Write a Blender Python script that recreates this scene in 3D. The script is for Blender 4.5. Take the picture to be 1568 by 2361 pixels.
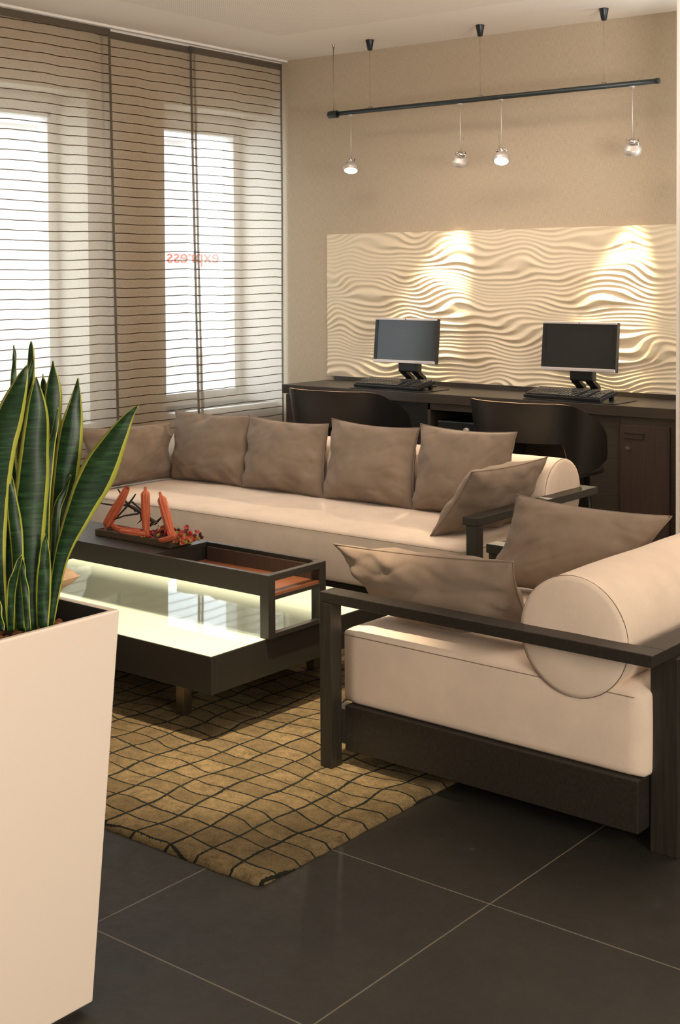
import bpy, bmesh, math, random
from mathutils import Vector, Matrix, noise
random.seed(7)
for o in list(bpy.data.objects): bpy.data.objects.remove(o)
S = bpy.context.scene
COL = S.collection
PI = math.pi

# ---------------------------------------------------------------- camera
H = 1.36
CAM = (5.37336588, -6.09958452, H)
YAW, PITCH, ROLL, FPX, PPY = -0.679506393, 0.0288402389, 0.00518135764, 3075.47206, 721.76779
sy_, cy_ = math.sin(YAW), math.cos(YAW); sp_, cp_ = math.sin(PITCH), math.cos(PITCH)
fw = Vector((sy_*cp_, cy_*cp_, -sp_)); rt = Vector((cy_, -sy_, 0)); dn = fw.cross(rt)
r2 = rt*math.cos(ROLL) + dn*math.sin(ROLL); d2 = -rt*math.sin(ROLL) + dn*math.cos(ROLL)
cd = bpy.data.cameras.new('camera'); cam = bpy.data.objects.new('camera', cd); COL.objects.link(cam)
m = Matrix.Identity(4)
for i in range(3):
    m[i][0] = r2[i]; m[i][1] = -d2[i]; m[i][2] = -fw[i]; m[i][3] = CAM[i]
cam.matrix_world = m
cd.sensor_fit = 'VERTICAL'; cd.sensor_height = 36; cd.sensor_width = 36
cd.lens = FPX*36/2361; cd.shift_x = 0; cd.shift_y = (PPY-1180.5)/2361
cd.clip_start = .05; cd.clip_end = 200
S.camera = cam

# ---------------------------------------------------------------- world, lights, exposure
S.view_settings.view_transform = 'Standard'; S.view_settings.look = 'None'
S.view_settings.gamma = 1; S.view_settings.use_curve_mapping = False
S.view_settings.exposure = 0.0
W = bpy.data.worlds.new('world'); S.world = W; W.use_nodes = True
bg = W.node_tree.nodes['Background']; bg.inputs[0].default_value = (.80, .90, 1, 1); bg.inputs[1].default_value = 7

def area(name, loc, tgt, size, power, color=(1, .80, .60), sizey=None, spread=None):
    l = bpy.data.lights.new(name, 'AREA'); l.energy = power; l.color = color; l.size = size
    if sizey: l.shape = 'RECTANGLE'; l.size_y = sizey
    if spread: l.spread = math.radians(spread)
    o = bpy.data.objects.new(name, l); COL.objects.link(o); o.location = loc
    o.rotation_euler = (Vector(tgt)-Vector(loc)).to_track_quat('-Z', 'Y').to_euler(); return o
def spot(name, loc, tgt, power, ang, blend=.5, color=(1, .72, .45), rad=.02):
    l = bpy.data.lights.new(name, 'SPOT'); l.energy = power; l.color = color; l.spot_size = math.radians(ang)
    l.spot_blend = blend; l.shadow_soft_size = rad
    o = bpy.data.objects.new(name, l); COL.objects.link(o); o.location = loc
    o.rotation_euler = (Vector(tgt)-Vector(loc)).to_track_quat('-Z', 'Y').to_euler(); return o
area('room_fill_light', (6.9, -5.2, 1.40), (3.6, -4.4, .5), 1.5, 86, (1, .89, .76))  # added fill from the right, brightens the planter side
area('room_fill_light', (4.6, -8.3, 2.45), (2.9, -3.0, .6), 1.2, 9, (1, .88, .76))  # added fill from behind the camera, lifts the seat fronts
area('room_fill_light', (2.3, -3.4, 2.6), (1.9, -2.3, .3), 1.3, 7, (1, .88, .80))  # weak soft fill added above the seating, no real fitting
area('wall_fill_light', (1.7, -1.15, 2.6), (1.6, -.25, .9), 1.6, 9, (1, .88, .80), .3, 100)  # unseen fill added to lift the back wall
area('ceiling_fill_light', (4.4, -2.2, 1.7), (4.0, -2.0, 2.65), .8, 62, (1, .93, .90), None, 150)  # added upward fill that brightens the ceiling, not a lamp of the room
area('ceiling_fill_light', (5.6, -6.6, 1.7), (4.9, -5.9, 2.65), 1.0, 40, (1, .92, .90))  # second upward fill, added out of view for the ceiling
spot('ceiling_downlight', (3.20, -3.66, 2.6), (2.76, -3.26, 0), 560, 33, 1, (1, .80, .58), .03)
spot('ceiling_downlight', (2.0, -2.35, 2.6), (1.9, -2.05, .4), 55, 80, 1, (1, .82, .72), .05)
# the four pendant lamps: two face the wall panel, two face the sofa
spot('pendant_lamp_light', (1.460, -.225, 1.92), (1.06, .02, 1.00), 190, 36, 1, (1, .85, .60), .025)
spot('pendant_lamp_light', (2.440, -.225, 1.92), (2.20, .02, .98), 190, 36, 1, (1, .82, .52), .025)
spot('pendant_lamp_light', (.755, -.285, 1.90), (1.2, -1.6, .5), 75, 60, .9, (1, .78, .55), .02)
spot('pendant_lamp_light', (1.735, -.29, 1.90), (2.66, -1.38, .55), 230, 40, 1, (1, .82, .55), .04)

# ---------------------------------------------------------------- materials
def lin(c):
    return tuple(((v/255)/12.92 if v/255 <= .04045 else ((v/255+.055)/1.055)**2.4) for v in c) + (1,)
class NT:
    def __init__(s, name):
        s.m = bpy.data.materials.new(name); s.m.use_nodes = True; s.t = s.m.node_tree; s.n = s.t.nodes
        s.p = s.n['Principled BSDF']; s.out = s.n['Material Output']
    def add(s, typ, **kw):
        n = s.n.new(typ)
        for k, v in kw.items():
            if k.startswith('i_'):
                key = k[2:]; key = int(key) if key.isdigit() else key.replace('_', ' ')
                n.inputs[key].default_value = v
            else: setattr(n, k, v)
        return n
    def ln(s, a, b): s.t.links.new(a, b)
    def math(s, op, a, b=None, c=None):
        n = s.n.new('ShaderNodeMath'); n.operation = op
        for i, v in enumerate((a, b, c)):
            if v is None: continue
            if isinstance(v, (int, float)): n.inputs[i].default_value = v
            else: s.ln(v, n.inputs[i])
        return n.outputs[0]
    def coord(s, which='Object', scale=(1, 1, 1)):
        c = s.add('ShaderNodeTexCoord'); mp = s.add('ShaderNodeMapping'); mp.inputs['Scale'].default_value = scale
        s.ln(c.outputs[which], mp.inputs[0]); return mp.outputs[0]
    def noise(s, vec, scale, detail=3, rough=.5):
        n = s.add('ShaderNodeTexNoise'); n.inputs['Scale'].default_value = scale
        n.inputs['Detail'].default_value = detail; n.inputs['Roughness'].default_value = rough
        s.ln(vec, n.inputs['Vector']); return n.outputs['Fac']
    def ramp(s, fac, stops):
        r = s.add('ShaderNodeValToRGB'); e = r.color_ramp.elements
        e[0].position, e[0].color = stops[0]; e[1].position, e[1].color = stops[-1]
        for p, c in stops[1:-1]:
            q = e.new(p); q.color = c
        s.ln(fac, r.inputs[0]); return r.outputs[0]
    def mix(s, fac, a, b):
        x = s.add('ShaderNodeMix', data_type='RGBA')
        if isinstance(fac, (int, float)): x.inputs[0].default_value = fac
        else: s.ln(fac, x.inputs[0])
        for i, v in ((6, a), (7, b)):
            if isinstance(v, tuple): x.inputs[i].default_value = v
            else: s.ln(v, x.inputs[i])
        return x.outputs[2]
    def bump(s, h, strength, dist=.01):
        b = s.add('ShaderNodeBump'); b.inputs['Strength'].default_value = strength; b.inputs['Distance'].default_value = dist
        s.ln(h, b.inputs['Height']); s.ln(b.outputs[0], s.p.inputs['Normal']); return b
    def setp(s, col=None, rough=None, metal=None, spec=None, **kw):
        if col is not None: s.p.inputs['Base Color'].default_value = col
        if rough is not None: s.p.inputs['Roughness'].default_value = rough
        if metal is not None: s.p.inputs['Metallic'].default_value = metal
        if spec is not None: s.p.inputs['Specular IOR Level'].default_value = spec
        return s
def plain(name, rgb, rough=.5, metal=0, spec=.5, var=.0, scale=40, bump=0):
    t = NT(name); t.setp(lin(rgb), rough, metal, spec)
    if var or bump:
        nz = t.noise(t.coord(), scale, 4)
        if var:
            c = lin(rgb); d = tuple(v*(1-var) for v in c[:3])+(1,); e = tuple(min(1, v*(1+var)) for v in c[:3])+(1,)
            t.ln(t.ramp(nz, [(.3, d), (.7, e)]), t.p.inputs['Base Color'])
        if bump: t.bump(nz, bump, .003)
    return t.m
def wood(name, rgb, rough=.4, scale=1.0, var=.35, axis='x'):
    t = NT(name); t.setp(lin(rgb), rough, 0, .4)
    sc = {'x': (3, 60, 60), 'y': (60, 3, 60), 'z': (60, 60, 3)}[axis]
    v = t.coord(scale=tuple(a*scale for a in sc)); nz = t.noise(v, 1.6, 5, .65)
    c = lin(rgb); d = tuple(x*(1-var) for x in c[:3])+(1,); e = tuple(min(1, x*(1+var)) for x in c[:3])+(1,)
    t.ln(t.ramp(nz, [(.3, d), (.7, e)]), t.p.inputs['Base Color']); t.bump(nz, .25, .001)
    return t.m
def suede(name, rgb, var=.12):
    t = NT(name); t.setp(lin(rgb), .9, 0, .15)
    v = t.coord(); a = t.noise(v, 7, 4, .6); b = t.noise(v, 420, 2)
    c = lin(rgb); d = tuple(x*(1-var) for x in c[:3])+(1,); e = tuple(min(1, x*(1+var)) for x in c[:3])+(1,)
    t.ln(t.ramp(a, [(.35, d), (.65, e)]), t.p.inputs['Base Color'])
    t.p.inputs['Sheen Weight'].default_value = .08; t.p.inputs['Sheen Roughness'].default_value = .5
    t.bump(t.math('ADD', t.math('MULTIPLY', b, .3), a), .25, .004)
    return t.m
M = {}
M['black_wood'] = wood('black_wood', (42, 38, 32), .42, axis='x')
M['black_wood_z'] = wood('black_wood_z', (44, 40, 33), .42, axis='z')
M['desk_wood'] = wood('desk_wood', (62, 54, 45), .34, axis='x', var=.2)
M['desk_door'] = wood('desk_door', (62, 48, 40), .45, axis='z', var=.2)
M['brown_wood'] = wood('brown_wood', (118, 72, 46), .35, axis='x', var=.2)
M['table_black'] = plain('table_black', (38, 35, 29), .38, var=.06)
M['cream_suede'] = suede('cream_suede', (222, 203, 182), .05)
M['taupe_suede'] = suede('taupe_suede', (130, 114, 98), .12)
M['tan_suede'] = suede('tan_suede', (214, 182, 146), .08)
M['seam'] = plain('seam_thread', (120, 100, 84), .9)
M['steel'] = plain('brushed_steel', (150, 145, 135), .28, 1)
M['chrome'] = plain('chrome', (215, 210, 205), .12, 1)
M['silver'] = plain('silver_plastic', (205, 195, 190), .35, .3)
M['satin'] = plain('satin_nickel', (196, 186, 176), .45, .5)
M['black'] = plain('black_plastic', (26, 26, 26), .38)
M['key'] = plain('key_plastic', (58, 57, 54), .22)
M['black_gloss'] = plain('black_satin_metal', (22, 26, 27), .3)
M['track'] = plain('track_black', (34, 42, 42), .4)
M['screen'] = plain('screen_dark', (40, 42, 40), .12, 0, .5)
M['ply_dark'] = wood('ply_dark', (26, 23, 20), .36, axis='x', var=.12)
M['ply_edge'] = plain('ply_edge', (205, 165, 130), .4)
M['white_gloss'] = plain('white_lacquer', (236, 220, 202), .22, 0, .5)
M['white'] = plain('white_paint', (232, 226, 216), .6)
M['window_frame'] = plain('window_frame_white', (235, 232, 228), .45)
M['liner'] = plain('pot_liner', (34, 32, 30), .6)
M['soil'] = plain('soil', (48, 36, 26), .95, var=.4, scale=60, bump=.8)
M['clay'] = plain('clay_pebble', (150, 98, 58), .85, var=.3, scale=60, bump=.4)
M['pod'] = None
M['twig'] = plain('dark_twig', (48, 44, 36), .7, var=.3, scale=90, bump=.5)
M['dish'] = wood('dish_wood', (74, 62, 46), .6, axis='x')
M['petal_red'] = plain('petal_red', (176, 62, 58), .7, var=.3, scale=60)
M['petal_dark'] = plain('petal_dark', (74, 30, 32), .7)
M['moss'] = plain('dry_moss', (150, 140, 66), .8, var=.3, scale=60)
M['cable'] = plain('steel_cable', (160, 150, 135), .35, .9)

t = NT('dried_pod'); t.setp(lin((205, 100, 62)), .6)
v = t.coord('UV', (22, 1.6, 1)); nz = t.noise(v, 1.3, 4, .6)
t.ln(t.ramp(nz, [(.28, lin((96, 40, 26))), (.42, lin((186, 84, 52))), (.58, lin((212, 116, 78))), (.72, lin((232, 178, 142)))]), t.p.inputs['Base Color'])
t.bump(nz, .6, .002); M['pod'] = t.m

t = NT('wallpaper_linen'); t.setp(lin((184, 168, 144)), .85, 0, .2)
v = t.coord(); a = t.noise(t.coord(scale=(1, 1, .06)), 520, 2); b = t.noise(t.coord(scale=(.06, 1, 1)), 520, 2)
s_ = t.math('ADD', t.math('MULTIPLY', a, .6), t.math('MULTIPLY', b, .4))
t.ln(t.ramp(s_, [(.35, lin((176, 158, 134))), (.65, lin((196, 180, 156)))]), t.p.inputs['Base Color'])
t.bump(s_, .12, .0006); M['wallpaper'] = t.m

t = NT('painted_wall'); t.setp(lin((214, 202, 184)), .8, 0, .2)
t.bump(t.noise(t.coord(), 120, 3), .05, .002); M['wall'] = t.m

t = NT('ceiling_paint'); t.setp(lin((236, 224, 210)), .85, 0, .2)
v = t.coord(); sx = t.add('ShaderNodeSeparateXYZ'); t.ln(v, sx.inputs[0])
P_ = .0135
fx = t.math('SUBTRACT', t.math('FRACT', t.math('DIVIDE', sx.outputs[0], P_)), .5)
fy = t.math('SUBTRACT', t.math('FRACT', t.math('DIVIDE', sx.outputs[1], P_)), .5)
rr = t.math('SQRT', t.math('ADD', t.math('MULTIPLY', fx, fx), t.math('MULTIPLY', fy, fy)))
hole = t.math('LESS_THAN', rr, .26)
inr = t.math('MULTIPLY', t.math('GREATER_THAN', sx.outputs[0], .55), t.math('LESS_THAN', sx.outputs[1], -.65))
hm = t.math('MULTIPLY', hole, inr)
t.ln(t.mix(hm, lin((236, 224, 210)), lin((196, 182, 166))), t.p.inputs['Base Color']); M['ceiling'] = t.m

t = NT('slate_tile'); t.setp(lin((56, 52, 46)), .42, 0, .3)
v = t.coord(); sx = t.add('ShaderNodeSeparateXYZ'); t.ln(v, sx.inputs[0])
TS = .604
def gl(o, off):
    q = t.math('SUBTRACT', t.math('FRACT', t.math('DIVIDE', t.math('SUBTRACT', o, off-TS/2), TS)), .5)
    return t.math('LESS_THAN', t.math('ABSOLUTE', q), .0018/TS)
gm = t.math('MAXIMUM', gl(sx.outputs[0], 3.834), gl(sx.outputs[1], -3.69))
a = t.noise(v, 2.2, 6, .65); b = t.noise(v, 22, 5, .7); c3 = t.noise(v, 90, 3)
base = t.ramp(a, [(.3, lin((38, 37, 33))), (.7, lin((51, 48, 41)))])
scr = t.math('MULTIPLY', t.math('GREATER_THAN', b, .70), .5)
base2 = t.mix(scr, base, lin((84, 80, 70)))
t.ln(t.mix(gm, base2, lin((108, 101, 87))), t.p.inputs['Base Color'])
t.ln(t.ramp(b, [(.3, (.36, .36, .36, 1)), (.7, (.52, .52, .52, 1))]), t.p.inputs['Roughness'])
t.bump(t.math('ADD', a, t.math('MULTIPLY', c3, .12)), .18, .01); M['tile'] = t.m

t = NT('tufted_rug'); t.setp(lin((140, 118, 80)), .95, 0, .1)
v = t.coord()
nA = t.add('ShaderNodeTexNoise', i_Scale=3.0); nA.inputs['Detail'].default_value = 1; t.ln(v, nA.inputs['Vector'])
nB = t.add('ShaderNodeTexNoise', i_Scale=8.0); nB.inputs['Detail'].default_value = 1; t.ln(v, nB.inputs['Vector'])
sA = t.add('ShaderNodeSeparateColor'); t.ln(nA.outputs['Color'], sA.inputs[0])
sB = t.add('ShaderNodeSeparateColor'); t.ln(nB.outputs['Color'], sB.inputs[0])
sx = t.add('ShaderNodeSeparateXYZ'); t.ln(v, sx.inputs[0])
dx = t.math('ADD', t.math('MULTIPLY', t.math('SUBTRACT', sA.outputs[0], .5), .10), t.math('MULTIPLY', t.math('SUBTRACT', sB.outputs[0], .5), .022))
dy = t.math('ADD', t.math('MULTIPLY', t.math('SUBTRACT', sA.outputs[1], .5), .15), t.math('MULTIPLY', t.math('SUBTRACT', sB.outputs[1], .5), .035))
gx = t.math('DIVIDE', t.math('ADD', sx.outputs[0], dx), .108); gy = t.math('DIVIDE', t.math('ADD', sx.outputs[1], dy), .068)
wob = t.noise(v, 160, 3)
thr = t.math('ADD', .004, t.math('MULTIPLY', wob, .062))
ex = t.math('ABSOLUTE', t.math('SUBTRACT', t.math('FRACT', gx), .5)); ey = t.math('ABSOLUTE', t.math('SUBTRACT', t.math('FRACT', gy), .5))
lx = t.math('LESS_THAN', ex, t.math('MULTIPLY', thr, 1.1)); ly = t.math('LESS_THAN', ey, t.math('MULTIPLY', thr, 1.15))
lm = t.math('MAXIMUM', lx, ly)
cb = t.add('ShaderNodeCombineXYZ'); t.ln(t.math('FLOOR', t.math('ADD', gx, .5)), cb.inputs[0]); t.ln(t.math('FLOOR', t.math('ADD', gy, .5)), cb.inputs[1])
wn = t.add('ShaderNodeTexWhiteNoise'); t.ln(cb.outputs[0], wn.inputs[0])
pile = t.noise(v, 210, 5, .8); mot = t.noise(v, 26, 4, .7)
cell = t.mix(wn.outputs['Value'], lin((126, 108, 76)), lin((160, 138, 98)))
cell2 = t.mix(t.ramp(t.math('ADD', t.math('MULTIPLY', pile, .6), t.math('MULTIPLY', mot, .4)), [(.38, (1, 1, 1, 1)), (.60, (0, 0, 0, 1))]), cell, lin((92, 80, 56)))
t.ln(t.mix(lm, cell2, lin((40, 42, 34))), t.p.inputs['Base Color'])
hh = t.math('SUBTRACT', t.math('MULTIPLY', pile, .5), t.math('MULTIPLY', lm, .8))
t.bump(hh, 1, .009); M['rug'] = t.m

t = NT('relief_plaster'); t.setp(lin((226, 208, 178)), .55, 0, .3); M['relief'] = t.m

# sheer curtain fabric with thin woven stripes
def curtain_mat(name, stripes=True, trans=.42, dark=1.0):
    t = NT(name); t.n.remove(t.p)
    v = t.coord(); sx = t.add('ShaderNodeSeparateXYZ'); t.ln(v, sx.inputs[0])
    tr = t.add('ShaderNodeBsdfTransparent'); df = t.add('ShaderNodeBsdfDiffuse'); tl = t.add('ShaderNodeBsdfTranslucent')
    ms = t.add('ShaderNodeMixShader'); ms.inputs[0].default_value = .55
    weave = t.noise(t.coord(scale=(1, 1, 14)), 60, 3)
    col = t.ramp(weave, [(.3, lin(tuple(c*dark for c in (178, 164, 144)))), (.7, lin(tuple(c*dark for c in (198, 184, 164))))])
    if stripes:
        n1 = t.noise(t.coord(scale=(1, 2.2, .5)), 2.0, 2)
        zz = t.math('ADD', sx.outputs[2], t.math('MULTIPLY', t.math('SUBTRACT', n1, .5), .022))
        q = t.math('ABSOLUTE', t.math('SUBTRACT', t.math('FRACT', t.math('DIVIDE', zz, .0488)), .5))
        st = t.math('LESS_THAN', q, .0025/.0488)
        col = t.mix(st, col, lin((82, 64, 46)))
        fac = t.math('ADD', t.math('MULTIPLY', st, .50), 1-trans)
        fac = t.math('MINIMUM', fac, .97)
    t.ln(col, df.inputs[0]); t.ln(col, tl.inputs[0])
    t.ln(df.outputs[0], ms.inputs[1]); t.ln(tl.outputs[0], ms.inputs[2])
    mx = t.add('ShaderNodeMixShader')
    if stripes: t.ln(fac, mx.inputs[0])
    else: mx.inputs[0].default_value = 1-trans
    tr.inputs[0].default_value = (1, .95, .88, 1)
    t.ln(tr.outputs[0], mx.inputs[1]); t.ln(ms.outputs[0], mx.inputs[2]); t.ln(mx.outputs[0], t.out.inputs[0])
    return t.m
M['curtain'] = curtain_mat('sheer_curtain', True, .44)
M['hem'] = curtain_mat('curtain_hem', False, .10, .62)

# window glass
t = NT('window_glass'); t.n.remove(t.p)
tr = t.add('ShaderNodeBsdfTransparent'); gl_ = t.add('ShaderNodeBsdfGlossy'); gl_.inputs['Roughness'].default_value = .02
mx = t.add('ShaderNodeMixShader'); mx.inputs[0].default_value = .06; tr.inputs[0].default_value = (.95, .98, 1, 1)
t.ln(tr.outputs[0], mx.inputs[1]); t.ln(gl_.outputs[0], mx.inputs[2]); t.ln(mx.outputs[0], t.out.inputs[0]); M['glass'] = t.m

# lit opal glass table top: two tubes glow under the long edges, the middle band only reflects
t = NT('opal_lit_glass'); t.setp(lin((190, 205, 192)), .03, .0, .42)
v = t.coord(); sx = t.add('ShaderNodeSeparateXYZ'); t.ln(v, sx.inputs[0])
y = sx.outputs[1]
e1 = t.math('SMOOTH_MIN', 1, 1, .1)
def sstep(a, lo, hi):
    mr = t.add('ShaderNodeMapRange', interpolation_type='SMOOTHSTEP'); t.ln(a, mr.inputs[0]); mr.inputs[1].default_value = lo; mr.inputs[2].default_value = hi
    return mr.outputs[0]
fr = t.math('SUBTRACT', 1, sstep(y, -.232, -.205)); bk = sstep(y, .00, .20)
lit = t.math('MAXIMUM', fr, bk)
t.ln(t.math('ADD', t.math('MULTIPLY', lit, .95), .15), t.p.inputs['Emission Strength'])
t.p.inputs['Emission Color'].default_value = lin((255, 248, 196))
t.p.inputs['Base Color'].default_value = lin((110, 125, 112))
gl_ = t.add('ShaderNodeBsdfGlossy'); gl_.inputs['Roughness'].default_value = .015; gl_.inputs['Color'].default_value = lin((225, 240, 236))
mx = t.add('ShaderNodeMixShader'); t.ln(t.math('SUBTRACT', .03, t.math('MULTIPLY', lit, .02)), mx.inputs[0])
t.ln(t.p.outputs[0], mx.inputs[1]); t.ln(gl_.outputs[0], mx.inputs[2]); t.ln(mx.outputs[0], t.out.inputs[0]); M['opal'] = t.m

def emit(name, rgb, st):
    t = NT(name); t.setp(lin(rgb), .5); t.p.inputs['Emission Color'].default_value = lin(rgb); t.p.inputs['Emission Strength'].default_value = st; return t.m
M['lamp_face'] = emit('lamp_glass_lit', (255, 236, 205), 6)
t = NT('red_letter'); t.n.remove(t.p)
tl = t.add('ShaderNodeBsdfTranslucent'); tl.inputs[0].default_value = lin((240, 110, 95)); tr = t.add('ShaderNodeBsdfTransparent'); tr.inputs[0].default_value = lin((255, 200, 190))
mx = t.add('ShaderNodeMixShader'); mx.inputs[0].default_value = .45
t.ln(tl.outputs[0], mx.inputs[1]); t.ln(tr.outputs[0], mx.inputs[2]); t.ln(mx.outputs[0], t.out.inputs[0]); M['red_letter'] = t.m

# snake-plant leaf: yellow margins, dark banded middle (UV x across the leaf)
t = NT('snake_leaf'); t.setp(lin((40, 80, 40)), .38, 0, .4)
uv = t.add('ShaderNodeTexCoord'); su = t.add('ShaderNodeSeparateXYZ'); t.ln(uv.outputs['UV'], su.inputs[0])
nz1 = t.noise(t.coord('Object', (1, 1, 1)), 25, 3)
uu = t.math('ABSOLUTE', t.math('SUBTRACT', su.outputs[0], .5))
edge = t.math('GREATER_THAN', t.math('ADD', uu, t.math('MULTIPLY', t.math('SUBTRACT', nz1, .5), .05)), .385)
bands = t.noise(t.coord('Object', (16, 16, 150)), 1.0, 5, .65)
core = t.ramp(bands, [(.35, lin((18, 38, 20))), (.54, lin((30, 58, 28))), (.76, lin((52, 92, 46)))])
t.ln(t.mix(edge, core, lin((166, 168, 68))), t.p.inputs['Base Color']); t.bump(bands, .15, .002); M['leaf'] = t.m

# exterior
M['facade'] = plain('facade_render', (214, 208, 204), .9)
M['facade_glass'] = plain('facade_glass', (120, 135, 150), .2)
M['pavement'] = plain('pavement', (180, 176, 170), .9)

# ---------------------------------------------------------------- mesh helpers
class MB:
    def __init__(s): s.v = []; s.f = []; s.mi = []; s.uv = None; s.smooth = set()
    def box(s, a, b, mi=0):
        x0, y0, z0 = a; x1, y1, z1 = b; n = len(s.v)
        s.v += [(x0, y0, z0), (x1, y0, z0), (x1, y1, z0), (x0, y1, z0), (x0, y0, z1), (x1, y0, z1), (x1, y1, z1), (x0, y1, z1)]
        for q in ((0, 3, 2, 1), (4, 5, 6, 7), (0, 1, 5, 4), (1, 2, 6, 5), (2, 3, 7, 6), (3, 0, 4, 7)):
            s.f.append(tuple(n+i for i in q)); s.mi.append(mi)
        return s
    def tube(s, pts, r, seg=10, mi=0, caps=True):
        pts = [Vector(p) for p in pts]; rs = r if isinstance(r, (list, tuple)) else [r]*len(pts); n0 = len(s.v)
        up = None
        for i, p in enumerate(pts):
            d = (pts[min(i+1, len(pts)-1)]-pts[max(i-1, 0)]).normalized()
            if up is None: up = Vector((0, 0, 1)) if abs(d.z) < .9 else Vector((1, 0, 0))
            a = d.cross(up).normalized(); up = a.cross(d).normalized()
            for k in range(seg):
                t_ = 2*PI*k/seg; s.v.append(tuple(p + (a*math.cos(t_)+up*math.sin(t_))*rs[i]))
        for i in range(len(pts)-1):
            for k in range(seg):
                a = n0+i*seg+k; b = n0+i*seg+(k+1) % seg
                s.smooth.add(len(s.f)); s.f.append((a, b, b+seg, a+seg)); s.mi.append(mi)
        if caps:
            s.f.append(tuple(n0+k for k in range(seg))[::-1]); s.mi.append(mi)
            s.f.append(tuple(n0+(len(pts)-1)*seg+k for k in range(seg))); s.mi.append(mi)
        return s
    def lathe(s, prof, c=(0, 0, 0), seg=28, mat=None, mi=0):
        n0 = len(s.v); mt = mat or Matrix.Identity(3)
        for r, z in prof:
            for k in range(seg):
                t_ = 2*PI*k/seg; p = mt @ Vector((r*math.cos(t_), r*math.sin(t_), z)); s.v.append((p.x+c[0], p.y+c[1], p.z+c[2]))
        for i in range(len(prof)-1):
            for k in range(seg):
                a = n0+i*seg+k; b = n0+i*seg+(k+1) % seg
                s.smooth.add(len(s.f)); s.f.append((a, b, b+seg, a+seg)); s.mi.append(mi)
        s.f.append(tuple(n0+k for k in range(seg))[::-1]); s.mi.append(mi)
        s.f.append(tuple(n0+(len(prof)-1)*seg+k for k in range(seg))); s.mi.append(mi)
        return s
    def grid(s, P, mi=0, closed_u=False):
        n0 = len(s.v); nu = len(P); nv = len(P[0])
        for r in P: s.v += [tuple(p) for p in r]
        for i in range(nu if closed_u else nu-1):
            for j in range(nv-1):
                a = n0+i*nv+j; b = n0+((i+1) % nu)*nv+j
                s.smooth.add(len(s.f)); s.f.append((a, b, b+1, a+1)); s.mi.append(mi)
        return s
    def build(s, name, mats, parent=None, bevel=0, seg=2, smooth=False, loc=None):
        me = bpy.data.meshes.new(name); me.from_pydata(s.v, [], s.f); me.update()
        if not isinstance(mats, (list, tuple)): mats = [mats]
        for x in mats: me.materials.append(x)
        for i, p in enumerate(me.polygons):
            p.material_index = s.mi[i]; p.use_smooth = smooth or (i in s.smooth)
        bm = bmesh.new(); bm.from_mesh(me); bmesh.ops.recalc_face_normals(bm, faces=bm.faces); bm.to_mesh(me); bm.free()
        o = bpy.data.objects.new(name, me); COL.objects.link(o)
        if parent: o.parent = parent
        if loc: o.location = loc
        if bevel:
            md = o.modifiers.new('bevel', 'BEVEL'); md.width = bevel; md.segments = seg; md.limit_method = 'ANGLE'; md.angle_limit = .6
        return o
def tag(o, label=None, cat=None, group=None, kind=None):
    if label: o['label'] = label
    if cat: o['category'] = cat
    if group: o['group'] = group
    if kind: o['kind'] = kind
    return o
def empty(name, loc, rz=0, label=None, cat=None, group=None):
    o = bpy.data.objects.new(name, None); COL.objects.link(o); o.location = loc; o.rotation_euler = (0, 0, rz)
    o.empty_display_size = .1
    return tag(o, label, cat, group)
def copy_tree(o, parent=None):
    c = o.copy(); COL.objects.link(c); c.parent = parent
    if parent: c.matrix_parent_inverse = o.matrix_parent_inverse.copy()
    for ch in [x for x in bpy.data.objects if x.parent == o]: copy_tree(ch, c)
    return c
def struct(o): o['kind'] = 'structure'; return o
def rbox(a, b, name, mat, parent=None, r=.03, seg=5, crown=0, puff=0, sub=18):
    """soft upholstered block: rounded edges, slightly puffed faces"""
    bm = bmesh.new(); bmesh.ops.create_cube(bm, size=2); bmesh.ops.subdivide_edges(bm, edges=bm.edges[:], cuts=sub, use_grid_fill=True)
    c = (Vector(a)+Vector(b))/2; h = (Vector(b)-Vector(a))/2
    for v in bm.verts:
        p = Vector((v.co.x*h.x, v.co.y*h.y, v.co.z*h.z)); u = v.co.copy()
        q = Vector((max(-h.x+r, min(h.x-r, p.x)), max(-h.y+r, min(h.y-r, p.y)), max(-h.z+r, min(h.z-r, p.z))))
        d = p-q
        if d.length > 1e-6: p = q+d.normalized()*min(r, max(abs(d.x), abs(d.y), abs(d.z)))
        if abs(u.z) > .99: p.z += math.copysign(1, u.z)*(crown if u.z > 0 else 0)*(1-u.x**4)*(1-u.y**4)
        if abs(u.x) > .99: p.x += math.copysign(puff, u.x)*(1-u.y**2)*(1-u.z**2)
        if abs(u.y) > .99: p.y += math.copysign(puff, u.y)*(1-u.x**4)*(1-u.z**2)
        v.co = p+c
    me = bpy.data.meshes.new(name); bm.to_mesh(me); bm.free(); me.materials.append(mat)
    for p in me.polygons: p.use_smooth = True
    o = bpy.data.objects.new(name, me); COL.objects.link(o)
    if parent: o.parent = parent
    return o

# ================================================================ ROOM
CZ = 2.652
def ceil_z(x, y): return CZ - .008*x - .018*y*.6
b = MB(); xs = [-.5, 3.0, 8.2]; ys = [-9.2, .3]
P = [(-.5, .3), (8.2, .3), (8.2, -9.2), (-.5, -9.2)]
b.v = [(x, y, ceil_z(x, y)) for x, y in P] + [(x, y, ceil_z(x, y)+.12) for x, y in P]
b.f = [(0, 1, 2, 3), (4, 7, 6, 5), (0, 4, 5, 1), (1, 5, 6, 2), (2, 6, 7, 3), (3, 7, 4, 0)]; b.mi = [0]*6
struct(b.build('ceiling', M['ceiling']))
struct(MB().box((-.5, -9.2, -.1), (8.2, .3, 0)).build('floor', M['tile']))
struct(MB().box((0, 0, 0), (3.0, .18, 2.72)).build('wall_back', M['wallpaper']))
struct(MB().box((-.5, 0, 0), (0, .18, 2.72)).build('wall_reveal', M['white']))
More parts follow.
